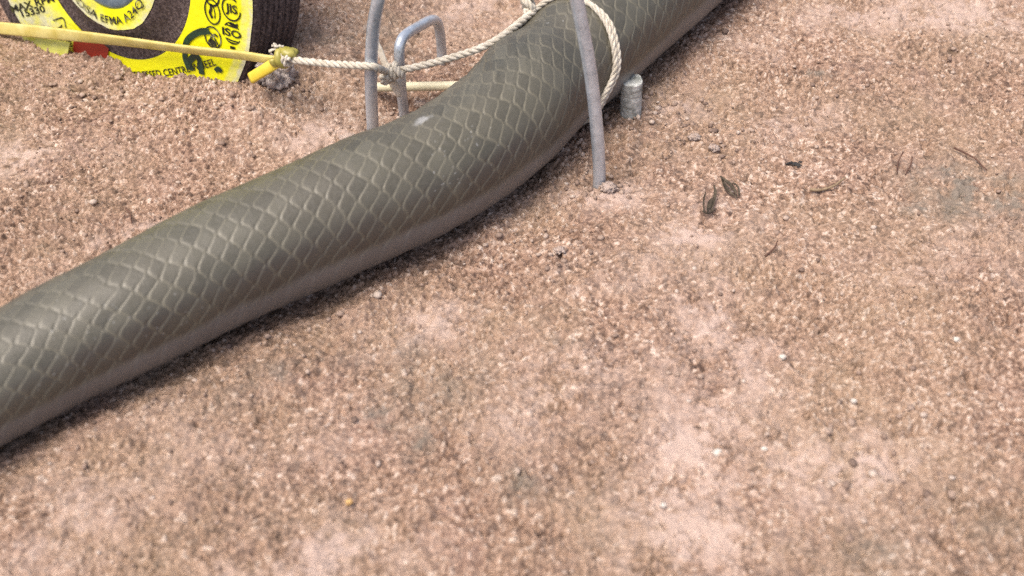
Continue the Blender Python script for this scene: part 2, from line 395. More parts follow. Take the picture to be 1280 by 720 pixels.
# ------------------------------------------------------------------ snake
FIT = [[10.7, -95.7, 149.1], [11.3, -84.3, 159.4], [11.9, -71.4, 169.0], [12.4, -58.0, 179.8], [12.8, -44.2, 189.6], [13.1, -29.4, 200.0], [12.9, -21.0, 206.0], [12.9, -11.0, 215.1],
       [13.2, -0.5, 228.2], [13.7, 6.9, 240.3], [13.8, 33.5, 278.4]]
tail = [[.5, -470, 190], [2.2, -400, 110], [4.2, -330, 75], [6.5, -250, 70], [8.6, -170, 92], [9.7, -127, 121]]
headw = [[13.8, 62, 316], [13.6, 105, 360], [13.2, 170, 395], [12.6, 250, 410], [11.6, 330, 405], [10.2, 400, 420], [8.6, 450, 455], [7.6, 478, 500], [7.4, 488, 525], [9.6, 494, 540], [10.6, 499, 553], [9.2, 504, 567], [6.4, 508, 579], [4.0, 510, 586], [1.0, 511, 589]]
K_ = np.array(tail + FIT + headw)
SP = resample(np.c_[K_[:, 1:3], K_[:, 0]], .1)                      # x, y, r
sl = np.r_[0, np.cumsum(np.hypot(*np.diff(SP[:, :2], axis=0).T))]
s0 = sl[np.argmin(np.hypot(SP[:, 0] + 95.7, SP[:, 1] - 149.1))]; sl -= s0
tg = np.gradient(SP[:, :2], axis=0); tg /= np.linalg.norm(tg, axis=1)[:, None]
kern = np.ones(61) / 61
tg = np.stack([np.convolve(np.pad(tg[:, k], 30, mode='edge'), kern, 'valid') for k in (0, 1)], 1); tg /= np.linalg.norm(tg, axis=1)[:, None]
rr = np.convolve(np.pad(SP[:, 2], 30, mode='edge'), kern, 'valid')
S_RING = float(sl[np.argmin(np.hypot(SP[:, 0] - 9.5, SP[:, 1] - 244.0))])
def snake_axis(s):
    f = lambda a: np.interp(s, sl, a)
    return f(SP[:, 0]), f(SP[:, 1]), f(rr), f(tg[:, 0]), f(tg[:, 1])
def snake_pt(s, th, extra=0.0):
    """surface point; th = 0 at the back, positive towards the near flank"""
    x, y, r, tx, ty = snake_axis(s)
    sq = 1 - .07 * np.exp(-((s - S_RING) / 5) ** 2)                   # the cord pinches the body
    sn, cs = np.sin(th), np.cos(th)
    h = np.where(cs > 0, cs, cs * .98); wdt = sn
    R = r * sq + extra
    gz = -.45
    return np.stack([x + R * wdt * ty, y - R * wdt * tx, r * .97 + gz + R * h], -1)
S_END = sl[-1]
ss = np.concatenate([np.arange(sl[0], -30, 2.0), np.arange(-30, 215, .24), np.arange(215, S_END, 2.0)])
tt = np.r_[np.linspace(-np.pi, -1.35, 26, endpoint=False), np.linspace(-1.35, 2.0, 255, endpoint=False), np.linspace(2.0, np.pi, 18, endpoint=False)]; NT = len(tt)
Sg, Tg = np.meshgrid(ss, tt, indexing='ij')
_, _, Rg, _, _ = snake_axis(Sg)
LN = 5.1; NR = 34
v_mm = Tg * 13.0
KS = np.interp(Sg, [-200, 20, 60, 100, 135, 160, 400], [.38, .40, .45, .58, .65, .5, .3])
wob_s = fbm(Sg, v_mm, 11, 101, 2) * 1.0 + fbm(Sg, v_mm, 4, 102, 1) * .35; wob_q = fbm(Sg, v_mm, 12, 105, 2) * .38 + fbm(Sg, v_mm, 4, 106, 1) * .13
p_ = (Sg + KS * v_mm + wob_s) / LN; q_ = Tg * NR / (2 * np.pi) + wob_q
a_ = p_ + q_ / 2; b_ = p_ - q_ / 2
a_, b_ = a_ + .03 * np.cos(2 * np.pi * b_), b_ + .02 * np.cos(2 * np.pi * a_)
fa, fb = a_ - np.floor(a_), b_ - np.floor(b_)
rnd = _hash(np.floor(a_) + 500, np.floor(b_) + 500, 3)
ea = np.minimum(fa, 1 - fa) * 4.0; eb = np.minimum(fb, 1 - fb) * 3.3
r0 = 1.75; dp = r0 - np.hypot(np.maximum(r0 - fa * 4.0, 0), np.maximum(r0 - fb * 3.3, 0))      # from the free, rounded rear edge
da = np.minimum((1 - fa) * 4.0, (1 - fb) * 3.3)                                                # from the covered front edge
dd = np.minimum(np.maximum(dp, 0), da)
dors = sstep(1.90, 1.45, np.abs(Tg))
lineW = sstep(-.10, .03, dp) * (1 - sstep(.15, .36, dp))
lineW = np.maximum(lineW, .35 * (1 - sstep(.02, .14, da)))
stren = np.where(fa * 4.0 < fb * 3.3, 1.0, .46 + .34 * sstep(-.1, .6, Tg)) * (1 - .45 * sstep(.45, 1.0, np.where(fa * 4.0 < fb * 3.3, fb, fa)))
stren = stren * (.75 + .5 * (fbm(Sg, v_mm, 7, 111, 2) + .3))
seam = np.clip(lineW * stren, 0, 1) * (.40 * sstep(1.85, 1.6, np.abs(Tg)) + .60 * sstep(1.35, .85, np.abs(Tg))) 
glint = np.exp(-((ea ** 2 + eb ** 2) / .22)) * (rnd > .45) * dors  # tiny glints at the scale corners, painted as pale dots
seam = np.clip(seam + .5 * glint, 0, 1)
disp = dors * (.05 * sstep(.0, .5, dd) + .12 * (1 - (fa + fb) / 2) * sstep(-.08, .08, dp) - .07)
# belly plates
bel = sstep(1.49, 1.68, np.abs(Tg) + .05 * fbm(Sg, v_mm, 8, 121, 2))
pb = (Sg + .25 * np.abs(v_mm)) / 5.3; fbp = pb - np.floor(pb)
disp += bel * (.14 * (1 - fbp) * sstep(0, .06, fbp) - .05)
# skin folds on the far flank just before the cord, and a broad unevenness
near_ring = np.exp(-((Sg - S_RING + 18) / 16) ** 2) * sstep(.5, -.2, Tg)
fold = fbm(Sg * .55 + v_mm * 1.0, Sg * .2 - v_mm * .12, 1.9, 131, 3)
disp += near_ring * fold * .55 * dors
seam = np.clip(seam + near_ring * sstep(.25, .6, np.abs(fold)) * .5, 0, 1)
disp += fbm(Sg, v_mm, 16, 141, 3) * .30 + fbm(Sg, v_mm, 4.5, 143, 2) * .05
disp *= np.clip(Rg / 12, .1, 1) * sstep(sl[0], sl[0] + 60, Sg) * sstep(S_END, S_END - 40, Sg)
PV = snake_pt(Sg, Tg, disp)
gP = proj(PV); chalk = np.zeros_like(Sg)
sc_ = proj(snake_pt(Sg, Tg))
ctr = np.unravel_index(np.argmin(np.where(np.abs(Tg + .1) < 1.0, np.hypot(sc_[..., 0] - 530, sc_[..., 1] - 150), 1e9)), Sg.shape)
cs_, ct_ = Sg[ctr], v_mm[ctr]
chalk = np.exp(-(((Sg - cs_) * .9 + (v_mm - ct_) * .3) / 2.4) ** 2 - ((v_mm - ct_) / 1.3) ** 2) * (.9 + 1.2 * fbm(Sg, v_mm, 1.6, 151, 3))
chalk = sstep(.25, .75, chalk) * .8
speck = (vnoise(Sg, v_mm, .45, 153) > .90) & (fbm(Sg, v_mm, 14, 154, 2) > .12) & (np.abs(Tg) < 1.4)
chalk = np.maximum(chalk, speck * .7)
ns = len(ss); ii = np.arange(ns * NT).reshape(ns, NT)
SF = np.stack([ii[:-1], np.roll(ii, -1, 1)[:-1], np.roll(ii, -1, 1)[1:], ii[1:]], -1).reshape(-1, 4)[:, ::-1].copy()
hs = np.array([499., 553., 0.])
sroot = empty('snake', (0, 215, 0), 'thick olive grey snake with smooth pale edged scales lying across the gritty ground', 'snake')
body = obj('body', PV.reshape(-1, 3), SF, SNAKE, sroot, attrs={'seam': seam.ravel(), 'belly': bel.ravel(), 'flank': (.95 * sstep(.85, 1.20, Tg) * sstep(1.66, 1.48, Tg) * (.8 + .5 * fbm(Sg, v_mm, 9, 161, 3))).ravel(), 'rnd': rnd.ravel(), 'chalk': chalk.ravel()})  # flank mask: painted shade band, near side only
EYE = simple('snake_eye', (.01, .01, .01), (.05, .03, .01), 300, .12, .6)
hx, hy, hr, htx, hty = [float(q) for q in snake_axis(S_END - 20)]
for sgn in (-1, 1):
    c = snake_pt(np.array(S_END - 20.0), np.array(sgn * .95)); mb = MB().add(*lump(c, 1.6, 5, 0.0, 2)); mb.build('eye', EYE, sroot)

# ------------------------------------------------------------------ wire hoops
def vertical_plane(F, B):
    d = (B - F)[:2]; d /= np.linalg.norm(d); return np.array([-d[1], d[0], 0.]), np.array([d[0], d[1], 0.])
Ff, Fb = ground(749, 228), ground(466, 172)
pn_, pd_ = vertical_plane(Ff, Fb)
leg1 = [at_plane(x, y, Ff, pn_) for x, y in ((748, 190), (744, 140), (738, 90), (730, 45), (721, 0))]
leg2 = [at_plane(x, y, Ff, pn_) for x, y in ((473, 0), (467, 32), (464, 75), (464, 120), (466, 160))]
t1, t2 = leg1[-1], leg2[0]
d1 = leg1[-1] - leg1[-2]; d2 = leg2[0] - leg2[1]
apz = max(t1[2], t2[2]) + 17
q1 = t1 + d1 * .9; q2 = t2 + d2 * .9
mid = (q1 + q2) / 2
arch = [q1, q1 * .72 + q2 * .28, mid, q1 * .28 + q2 * .72, q2]
for i, hz in ((1, .8), (2, 1.0), (3, .8)): arch[i] = np.array([*arch[i][:2], q1[2] * (1 - i / 4) + q2[2] * i / 4 + 14 * hz])
hpath = resample([Ff - np.array([0, 0, 14])] + [Ff] + leg1 + arch + leg2 + [Fb, Fb - np.array([0, 0, 14])], .8)
RW = 1.42
hoop = MB().add(*tube(hpath, RW, 18, jitter=.03)).build('wire_hoop', WIRE)
tag(hoop, 'tall galvanised wire hoop straddling the snake with both ends in the ground', 'wire hoop', 'wire hoops pegged beside the snake')
print('HOOP', Ff, Fb, t1, t2)
Sa, Sc = ground(505, 142), ground(552, 76)
sn_, sd_ = vertical_plane(Sa, Sc)
spts = [at_plane(x, y, Sa, sn_) for x, y in ((502, 115), (500, 85), (499, 66), (501, 52), (509, 42), (524, 33), (537, 26), (544, 25.5), (548.5, 33), (551, 50), (552, 64))]
spath = resample([Sa - np.array([0, 0, 9]), Sa] + spts + [Sc, Sc - np.array([0, 0, 8])], .6)
shoop = MB().add(*tube(spath, 1.25, 18, jitter=.03)).build('wire_staple', WIRE)
tag(shoop, 'small square shouldered wire staple behind the snake, white cord knotted on it', 'wire hoop', 'wire hoops pegged beside the snake')
print('STAPLE', Sa, Sc, spts[3], spts[6])

# ------------------------------------------------------------------ cord round the snake
gs = np.arange(S_RING - 22, S_RING + 22, .4); gt = np.arange(-1.5, 2.2, .03)
GS, GT = np.meshgrid(gs, gt, indexing='ij'); GP = snake_pt(GS, GT); GQ = proj(GP)
ctrp = np.stack(np.broadcast_arrays(*snake_axis(GS)[:2], snake_axis(GS)[2]), -1)
facing = np.sum((GP - ctrp) * (CAM - GP), -1) > 0
ring_obs = [(617, 54), (625, 43), (640, 24), (656, 10), (678, 1), (702, -2), (728, 1), (748, 17), (760, 38), (765, 62), (766.5, 84), (761, 104), (749, 121)]
ring = []
for (x, y) in ring_obs:
    c = np.hypot(GQ[..., 0] - x, GQ[..., 1] - y) + np.where(facing, 0, 1e4)
    i = np.unravel_index(np.argmin(c), c.shape); ring.append((GS[i], GT[i], c[i]))
print('RING', [(round(a - S_RING, 1), round(b, 2), round(c, 1)) for a, b, c in ring])
rs = np.array([r[0] for r in ring]); rt = np.array([r[1] for r in ring])
o_ = np.argsort(rt); rs, rt = rs[o_], rt[o_]
thd = np.arange(-1.35, 2.75, .06); sm = np.interp(thd, rt, rs)
for _ in range(3): sm = np.convolve(np.pad(sm, 2, mode='edge'), np.ones(5) / 5, 'valid')
RC = .66
rope = empty('cord', (float(at(560, 78)[0]), float(at(560, 78)[1]), 0), 'twisted white cord tied to the staple and looped tightly round the snake', 'cord')
loop1 = [snake_pt(np.array(s), np.array(t), RC * .85 - 2.2 * RC * float(sstep(rt[0] - .05, rt[0] - .3, t))) for s, t in zip(sm, thd)]
for p in loop1: p[2] = max(p[2], .9)
twisted(loop1, RC, 5.2).build('loop', ROPE, rope)
k2 = thd > .15
loop2 = [snake_pt(np.array(s + 1.2 * float(sstep(.15, .75, t))), np.array(t), RC * .85) for s, t in zip(sm[k2], thd[k2])]
for p in loop2: p[2] = max(p[2], .9)
twisted(loop2, RC, 5.2, phase=1.0).build('loop', ROPE, rope)
start = snake_pt(np.array(np.interp(rt[0], rt, rs)), np.array(rt[0]), RC)
def toward(P, mm): d = CAM - P; return P + d / np.linalg.norm(d) * mm
def on_plane(x, y, F, n, mm): return toward(at_plane(x, y, F, n), mm)
kn = on_plane(491, 89, Sa, sn_, 2.3)                                 # on the small staple's near leg
bl = on_plane(464, 83, Ff, pn_, RW + .9)                              # in front of the tall hoop's far leg
KP = toward(at_plane(352, 73, WC, WN), 3.0)                           # beside the wheel
w1 = kn * .45 + start * .55 + np.array([0, 0, -.9])
cpath = [KP, KP * .5 + bl * .5 + np.array([0, 0, -.3]), bl, kn, w1, start + np.array([0, 0, .1]), loop1[int(np.argmin(abs(thd - rt[0] - .12)))]]
twisted(cpath, .86, 5.4).build('cord_length', ROPE, rope)
def coil(c, axis, rad, turns, pitch, r, seed):
    axis = np.asarray(axis, float) / np.linalg.norm(axis); u = np.cross(axis, [0.3, .2, 1]); u /= np.linalg.norm(u); w = np.cross(axis, u)
    t = np.linspace(0, turns * 2 * np.pi, int(22 * turns))
    P = c + rad * (np.cos(t)[:, None] * u + np.sin(t)[:, None] * w) + ((t / (2 * np.pi) - turns / 2) * pitch)[:, None] * axis
    return P
mb = MB()
for q in (twisted(coil(kn, start - kn, 1.35, 2.2, 1.5, .8, 1), .8, 3.6), twisted(coil(kn + np.array([-1.2, 0, -1.8]), np.array([.6, -.3, -1.]), 1.1, 1.6, 1.4, .8, 2), .75, 3.6)): mb.add(q.V, q.F)
tl = twisted([kn, kn + np.array([-1.8, -.8, -1.2]), kn + np.array([-2.2, -1, -2.6])], .75, 3.6); mb.add(tl.V, tl.F)
mb.build('knot', ROPE, rope)
kw = loop1[int(np.argmin([np.hypot(*(proj(p) - np.array([655, -6]))) for p in loop1]))]
mb = MB(); q = twisted(coil(kw + np.array([-1.2, 1.0, 1.0]), np.array([1., .4, .5]), 1.2, 1.8, 1.6, .9, 3), .85, 3.6); mb.add(q.V, q.F)
q = twisted([kw, kw + np.array([-2, 1.2, 1.6]), kw + np.array([-3.2, 3.2, 2.6])], .85, 3.6); mb.add(q.V, q.F)
mb.build('knot', ROPE, rope)

# ------------------------------------------------------------------ grinding wheel
wroot = empty('grinding_wheel', (WC[0], WC[1], 0), 'thick dark grinding wheel with yellow paper label, half buried in the ground', 'grinding wheel')
BC = (-2.4, 0.0); RB = 47.3
def lathe(prof, ctr=(0, 0), n=160, close=False):
    """prof: list of (radius, offset along the wheel's axis)"""
    th = np.linspace(0, 2 * np.pi, n, endpoint=False); V = []; F = []
    for r, o in prof:
        for t in th: V.append(wpt(ctr[0] + r * math.cos(t), ctr[1] + r * math.sin(t), o))
    for i in range(len(prof) - 1):
        for j in range(n):
            k = (j + 1) % n; F.append((i * n + j, (i + 1) * n + j, (i + 1) * n + k, i * n + k))
    return np.array(V), F
rim = [(RB - .5, 0.0), (RB, -.4)]
o = -.4
for th_, dp in ((2.6, .9), (1.7, .7), (2.2, 1.0), (1.6, .8), (2.4, .9), (2.0, .7), (3.0, .5)):
    rim += [(RB + .15, o - .25), (RB + .25, o - th_ * .5), (RB, o - th_ + .3), (RB - dp, o - th_ + .05), (RB - dp, o - th_ - .12)]; o -= th_ + .12
rim += [(RB - .2, o - .3), (RB - 1.2, o - .8)]
END = o - .8
body_prof = [(7.6, END), (7.6, 2.2), (17.9, 2.75), (18.6, 2.5), (20.2, 1.4), (22.0, .35), (24.0, 0.0), (30., 0.0)] 
V1, F1 = lathe(body_prof)
mb = MB().add(V1, F1)
V2, F2 = lathe([(29.5, -.02)] + rim + [(7.6, END)], BC); mb.add(V2, F2)
mb.build('wheel_body', ABRA, wroot)
# yellow outer label: a sheet with a slightly uneven, worn edge
def annulus(r0, r1, off0, off1, name, wornf, parent, rows=26, n=220, edge=.0, seed=1, ctr1=(0, 0)):
    th = np.linspace(0, 2 * np.pi, n, endpoint=False); V = []; F = []; worn = []
    e1 = 1 + edge * fbm(np.cos(th) * 6, np.sin(th) * 6, 1.0, seed, 3)
    for i in range(rows + 1):
        f = i / rows
        for j, t in enumerate(th):
            r = r0 + (r1 * e1[j] - r0) * f
            wob = .10 * math.sin(5 * t + 3 * f) + .06 * math.sin(13 * t + 7 * f)
            V.append(wpt(r * math.cos(t), r * math.sin(t), off0 + (off1 - off0) * f + wob * (0.5 if 0 < f < 1 else 0) + .22 + .12 * f * (1 - f)))
            worn.append(wornf(r * math.cos(t), r * math.sin(t), f, t))
    for i in range(rows):
        for j in range(n):
            k = (j + 1) % n; F.append((i * n + j, (i + 1) * n + j, (i + 1) * n + k, i * n + k))
    return obj(name, np.array(V), F, LABEL, parent, attrs={'worn': np.clip(worn, 0, 1)})
def worn_outer(x, y, f, t):
    w = 0.0
    if f > .94: w = .9
    cx, cy = wuv(28, 28); w = max(w, 1.1 * math.exp(-((x - cx) ** 2 + (y - cy) ** 2) / 60))
    cx, cy = wuv(60, 34); w = max(w, .9 * math.exp(-((x - cx) ** 2 + (y - cy) ** 2) / 40))
    if x > 20 and f > .84: w = max(w, .35)
    return w
lab = annulus(26.0, 44.6, 0, 0, 'label', worn_outer, wroot, edge=.006, seed=3)
def worn_hub(x, y, f, t):
    w = .22 + .9 * max(0, (f - .35))
    cx, cy = wuv(150, 12, 2.6); w -= .9 * math.exp(-((x - cx) ** 2 + (y - cy) ** 2) / 22)
    cx, cy = wuv(100, 20, 2.6); w += .5 * math.exp(-((x - cx) ** 2 + (y - cy) ** 2) / 22)
    return w
annulus(11.9, 17.7, 2.55, 2.75, 'hub_label', worn_hub, wroot, rows=10, edge=.02, seed=8)
Vb, Fb_ = lathe([(7.4, 1.2), (7.4, 3.1), (8.2, 3.4), (11.4, 3.25), (12.3, 2.9), (12.4, 2.5)]); MB().add(Vb, Fb_).build('bore_ring', BLUE, wroot)

# lettering: flat print on the label
_glyph = {}
def glyphs(text, bold=.012, shear=0.0):
    key = (text, bold, shear)
    if key not in _glyph:
        cu = bpy.data.curves.new('lettering', 'FONT'); cu.body = text; cu.size = 1.0; cu.offset = bold; cu.shear = shear; cu.resolution_u = 3
        ob = bpy.data.objects.new('lettering', cu); COL.objects.link(ob); bpy.context.view_layer.update()
        me = bpy.data.meshes.new_from_object(ob.evaluated_get(bpy.context.evaluated_depsgraph_get()))
        V = np.array([v.co[:2] for v in me.vertices]); F = [tuple(p.vertices) for p in me.polygons]
        bpy.data.objects.remove(ob); bpy.data.curves.remove(cu); bpy.data.meshes.remove(me); _glyph[key] = (V, F)
    return _glyph[key]
def print_line(text, p0, p1, height, off, name='lettering', m=None, sag=0.0, bold=.012, condense=None, parent=None):
    """text between two points of the wheel's plane (uv), fitted to that length; sag bends the line"""
    V, F = glyphs(text, bold); p0, p1 = np.array(p0), np.array(p1); L = np.linalg.norm(p1 - p0); d = (p1 - p0) / L; w = np.array([-d[1], d[0]])
    x0, x1 = V[:, 0].min(), V[:, 0].max(); f = (V[:, 0] - x0) / (x1 - x0); yy = V[:, 1] / .70 * height
    ang = np.arctan(-4 * sag * (1 - 2 * f) / L)
    base = p0 + f[:, None] * L * d - (4 * sag * f * (1 - f))[:, None] * w
    nrm = np.cos(ang)[:, None] * w - np.sin(ang)[:, None] * d
    uv = base + yy[:, None] * nrm
    P = np.array([wpt(a, b, off) for a, b in uv])
    return obj(name, P, F, m or INK, parent or wroot, smooth=False)
LO = .46
print_line('DEPRESSED CENTRE WHEEL', wuv(160, 97), wuv(272, 80.5), 1.75, LO, sag=.9)
print_line('MAX RPM', wuv(17, 15), wuv(70, 1), 1.75, LO, m=INK, bold=.02)
print_line('15330', wuv(30, 21), wuv(59, 14), 1.75, LO, m=INK, bold=.02)
print_line('OSA EFMA A24Q', wuv(95, 2, 2.9), wuv(181, 4, 2.9), 2.0, 3.25, m=INKWORN, sag=5.4, bold=.01)
print_line('SAFE', wuv(78, 57), wuv(93, 58), 1.6, LO, m=INKWORN)
def stroke(pts, w, off, name, m, closed=False):
    P = resample(np.array(pts, float), .25); 
    T = np.gradient(P, axis=0); T /= np.linalg.norm(T, axis=1)[:, None] + 1e-9; Nn = np.stack([-T[:, 1], T[:, 0]], 1)
    w = np.broadcast_to(w, (len(P),)); A = P + Nn * w[:, None] / 2; B = P - Nn * w[:, None] / 2
    V = [wpt(a, b, off) for a, b in A] + [wpt(a, b, off) for a, b in B]; n = len(P)
    return np.array(V), [(i, i + n, i + 1 + n, i + 1) for i in range(n - 1)]
def ell(c, ax, ay, rot=0, n=40):
    t = np.linspace(0, 2 * np.pi, n); c_, s_ = math.cos(rot), math.sin(rot)
    return np.stack([c[0] + ax * np.cos(t) * c_ - ay * np.sin(t) * s_, c[1] + ax * np.cos(t) * s_ + ay * np.sin(t) * c_], 1)
def disc(c, ax, ay, off, rot=0, n=24):
    P = ell(c, ax, ay, rot, n + 1)[:-1]; return np.array([wpt(a, b, off) for a, b in P]), [tuple(range(n))]
c = wuv(267, 14)                                                     # oval badge with a small bottle-like picture
mb = MB().add(*stroke(ell(c, 2.3, 3.0, .12), .38, LO, '', INK))
mb.add(*stroke([c + (-.35, 1.6), c + (-.45, .4), c + (-.75, -.4), c + (-.1, -1.6)], .75, LO, '', INK)).add(*stroke([c + (.35, 1.3), c + (.75, -.2), c + (.7, -1.5)], .28, LO, '', INK)).add(*stroke([c + (-.5, 1.7), c + (.4, 1.4)], .5, LO, '', INK))
mb.build('badge', INK, wroot, smooth=False)
c = wuv(290.5, 11)                                                   # JIS badge
MB().add(*stroke(ell(c, 2.7, 2.7)[6:40], .4, LO, '', INK)).add(*stroke([c + (-.5, -3.6), c + (.7, -3.9), c + (1.9, -3.2)], .55, LO, '', INK)).build('badge', INK, wroot, smooth=False)
print_line('JIS', c + (-1.7, -.9), c + (1.9, -.7), 2.0, LO + .02, bold=.03)
c = wuv(267.5, 46)                                                   # round badge with a slash
mb = MB().add(*stroke(ell(c, 2.5, 2.6), .4, LO, '', INK)).add(*stroke([c + (-1.8, 1.6), c + (.2, .2), c + (1.8, -1.6)], .42, LO, '', INK)).add(*stroke([c + (-.9, -1.5), c + (-.3, .3), c + (.9, .9), c + (1.5, .5)], .5, LO, '', INK))
mb.add(*disc(c + (-.2, -1.5), 1.3, 1.0, LO)); mb.build('badge', INKWORN, wroot, smooth=False)
c = wuv(291.5, 41)                                                   # ISO globe
mb = MB()
for k in (-2.3, -1.7, 1.8, 2.4):
    hw = math.sqrt(max(.1, 2.6 ** 2 - k * k)); mb.add(*stroke([c + (-hw, k), c + (0, k - .12), c + (hw, k)], .34, LO, '', INK))
mb.add(*stroke(ell(c, 2.6, 2.6)[4:17], .25, LO, '', INK)).add(*stroke(ell(c, 2.6, 2.6)[24:37], .25, LO, '', INK)).add(*stroke([c + (-.7, -3.7), c + (.9, -3.5)], .7, LO, '', INK))
mb.build('badge', INK, wroot, smooth=False)
print_line('ISO', c + (-2.9, -1.0), c + (2.9, -.6), 1.75, LO + .03, bold=.03)
c = wuv(266, -6); MB().add(*stroke(ell(c, 2.2, 2.4), .5, LO, '', INK)).build('badge', INK, wroot, smooth=False)
c = wuv(290, -18); MB().add(*stroke(ell(c, 2.6, 2.8), .5, LO, '', INK)).build('badge', INK, wroot, smooth=False)
mk = MB()
mk.add(*stroke([wuv(x, y) for x, y in ((263, 38), (252, 39), (242, 44), (235, 51), (233, 60), (233, 72), (237, 82), (243, 84))], np.array(1.6), LO + .06, '', GREEN))
mk.add(*stroke([wuv(x, y) for x, y in ((236, 82), (240, 74), (246, 69), (251, 74), (253, 85), (254, 92))], np.array(1.7), LO + .10, '', GREEN))
mk.add(*stroke([wuv(x, y) for x, y in ((271, 88), (275, 85), (279, 89))], np.array(1.2), LO + .10, '', GREEN))
mk.build('marker_scribble', GREEN, wroot, smooth=False)
rp = [wuv(x, y) for x, y in ((94, 47), (112, 46), (128, 52), (138, 60), (135, 78), (118, 80), (100, 72), (93, 62))]
obj('red_panel', np.array([wpt(a, b, LO + .1) for a, b in rp]), [tuple(range(8))], RED, wroot, smooth=False)
MB().add(*stroke([wuv(68, 25), wuv(80, 22), wuv(84, 34)], .4, LO, '', INK)).add(*stroke([wuv(69, 37), wuv(76, 34), wuv(79, 31)], .4, LO, '', INK)).build('badge', INKWORN, wroot, smooth=False)
# torn film of the label, folded out at the bottom left
film = simple('torn_label_film', (.34, .34, .03), (.52, .50, .14), 200, .3, .5, .0003)
fp = [(wuv(32, 44), 1.2), (wuv(52, 44), 1.6), (wuv(92, 52), 1.3), (wuv(94, 63), 2.6), (wuv(80, 74), 4.4), (wuv(68, 76), 4.8), (wuv(52, 62), 3.6)]
Vf = np.array([wpt(a, b, o) for (a, b), o in fp] + [wpt(a, b, o - .3) for (a, b), o in fp]); nf = len(fp)
obj('label_flap', Vf, [tuple(range(nf)), tuple(range(2 * nf - 1, nf - 1, -1))] + [(i, i + nf, (i + 1) % nf + nf, (i + 1) % nf) for i in range(nf)], film, wroot, smooth=False)

# ------------------------------------------------------------------ yellow strap in front of the wheel
s_pts = [toward(at_plane(x, y, WC, WN), d) for x, y, d in ((-60, 28, 9), (0, 35, 7), (60, 41, 6), (150, 51, 5), (240, 62.5, 4.2), (300, 69, 3.4), (338, 74.5, 3.0), (349, 75, 3.0))]
sp = resample(s_pts, .7); nS = len(sp); fS = np.linspace(0, 1, nS)
wid = np.array([0, 0, 1.0]) + np.stack([.15 * np.sin(fS * 7), .35 * np.sin(fS * 5.0 + 1), 0 * fS], 1)
sroot2 = empty('yellow_strap', (float(sp[nS // 2][0]), float(sp[nS // 2][1]), 0), 'yellow plastic strap stretched across the face of the grinding wheel', 'strap')
MB().add(*ribbon(sp, wid, np.interp(fS, [0, .3, .6, .9, 1], [3.3, 3.3, 3.1, 2.6, 2.2]), 1.0)).build('band', STRAP, sroot2)
e0 = toward(at_plane(349, 76, WC, WN), 3.8); e1 = toward(at_plane(333, 86, WC, WN), 6.0); e2 = toward(at_plane(314, 97.5, WC, WN), 6.5)
ep = resample([e0, e1, e2], .5); MB().add(*ribbon(ep, (0.1, .4, 1), 2.7, 1.5)).build('loose_end', STRAP2, sroot2)
k0 = toward(at_plane(352, 72, WC, WN), 3.2)
mb = MB(); mb.add(*tube(resample(coil(k0, bl - k0, 1.6, 1.7, 1.7, .9, 1), .4), .95, 10)); mb.build('knot', OLIVE, sroot2)
k1 = toward(at_plane(361, 66.5, WC, WN), 2.6)
MB().add(*lump(k1, 1.7, 21, .25, 3, (1.2, 1, .8))).build('knot', OLIVE, sroot2)
q = twisted(coil(k0 + np.array([1.2, -.6, .1]), bl - k0, 1.25, 2.0, 1.3, .7, 2), .75, 3.4); MB().add(q.V, q.F).build('knot', ROPE, rope)
k2_ = toward(at_plane(347, 61, WC, WN), 3.4)
fz = MB()
for i in range(16):
    d = np.array([random.gauss(0, 1), random.gauss(0, .6), abs(random.gauss(.6, .8))]); d /= np.linalg.norm(d)
    fz.add(*tube(resample([k0 * .6 + k2_ * .4, k2_ + d * .6, k2_ + d * random.uniform(1.2, 2.0) + np.array([-.2, 0, -.3])], .4), .28, 5))
fz.build('frayed_end', ROPE, rope)

# ------------------------------------------------------------------ cream rod and cane splinter behind the snake
ra, rb = at(468, 109, 2.6), at(600, 107, 2.2)
rp_ = resample([ra, rb], 1.0); MB().add(*tube(rp_, 1.15, 16, jitter=.02)).build('cream_rod', CREAM)
tag(bpy.data.objects['cream_rod'], 'straight cream plastic rod lying on the ground behind the snake', 'rod')
Ys = float(Sa[1]) - 1.5
cp = [at_y(471, 50, Ys + 1), at_y(477, 68, Ys), at_y(484, 87, Ys - 1.0), at_y(492, 104, Ys - 2.0), at_y(499, 121, Ys - 2.6)]
cpr = resample(cp, .4); fc = np.linspace(0, 1, len(cpr))
MB().add(*ribbon(cpr, (1, -.3, .3), np.interp(fc, [0, .15, .5, .8, 1], [.5, 1.4, 1.9, 2.5, .9]), np.interp(fc, [0, .5, 1], [.35, .8, .5]))).build('cane_splinter', SPLIT)
tag(bpy.data.objects['cane_splinter'], 'bleached flat splinter tied upright under the cord knot on the staple', 'splinter')

# ------------------------------------------------------------------ bolt stub
Bo = ground(788, 141); hB = 9.4
th = np.linspace(0, 2 * np.pi, 28, endpoint=False); zz = np.r_[-4, np.linspace(0, hB, 30), hB + .12]
Vv = []; 
for k, z in enumerate(zz):
    rr_ = 2.55 + .03 * math.sin(z * 4.2) + (0 if z <= hB else -.15)
    for t in th:
        r = rr_ + .07 * float(fbm(np.array(math.cos(t) * 3), np.array(z * .9 + math.sin(t) * 3), 1.2, 201, 3))
        top = .35 * float(vnoise(np.array(math.cos(t) * 2), np.array(math.sin(t) * 2), .9, 203)) if z > hB - 2 else 0
        Vv.append(Bo + np.array([r * math.cos(t) - .03 * z, r * math.sin(t), z + top * max(0, (z - hB + 2) / 2)]))
Fv = [(k * 28 + j, k * 28 + (j + 1) % 28, (k + 1) * 28 + (j + 1) % 28, (k + 1) * 28 + j) for k in range(len(zz) - 1) for j in range(28)]
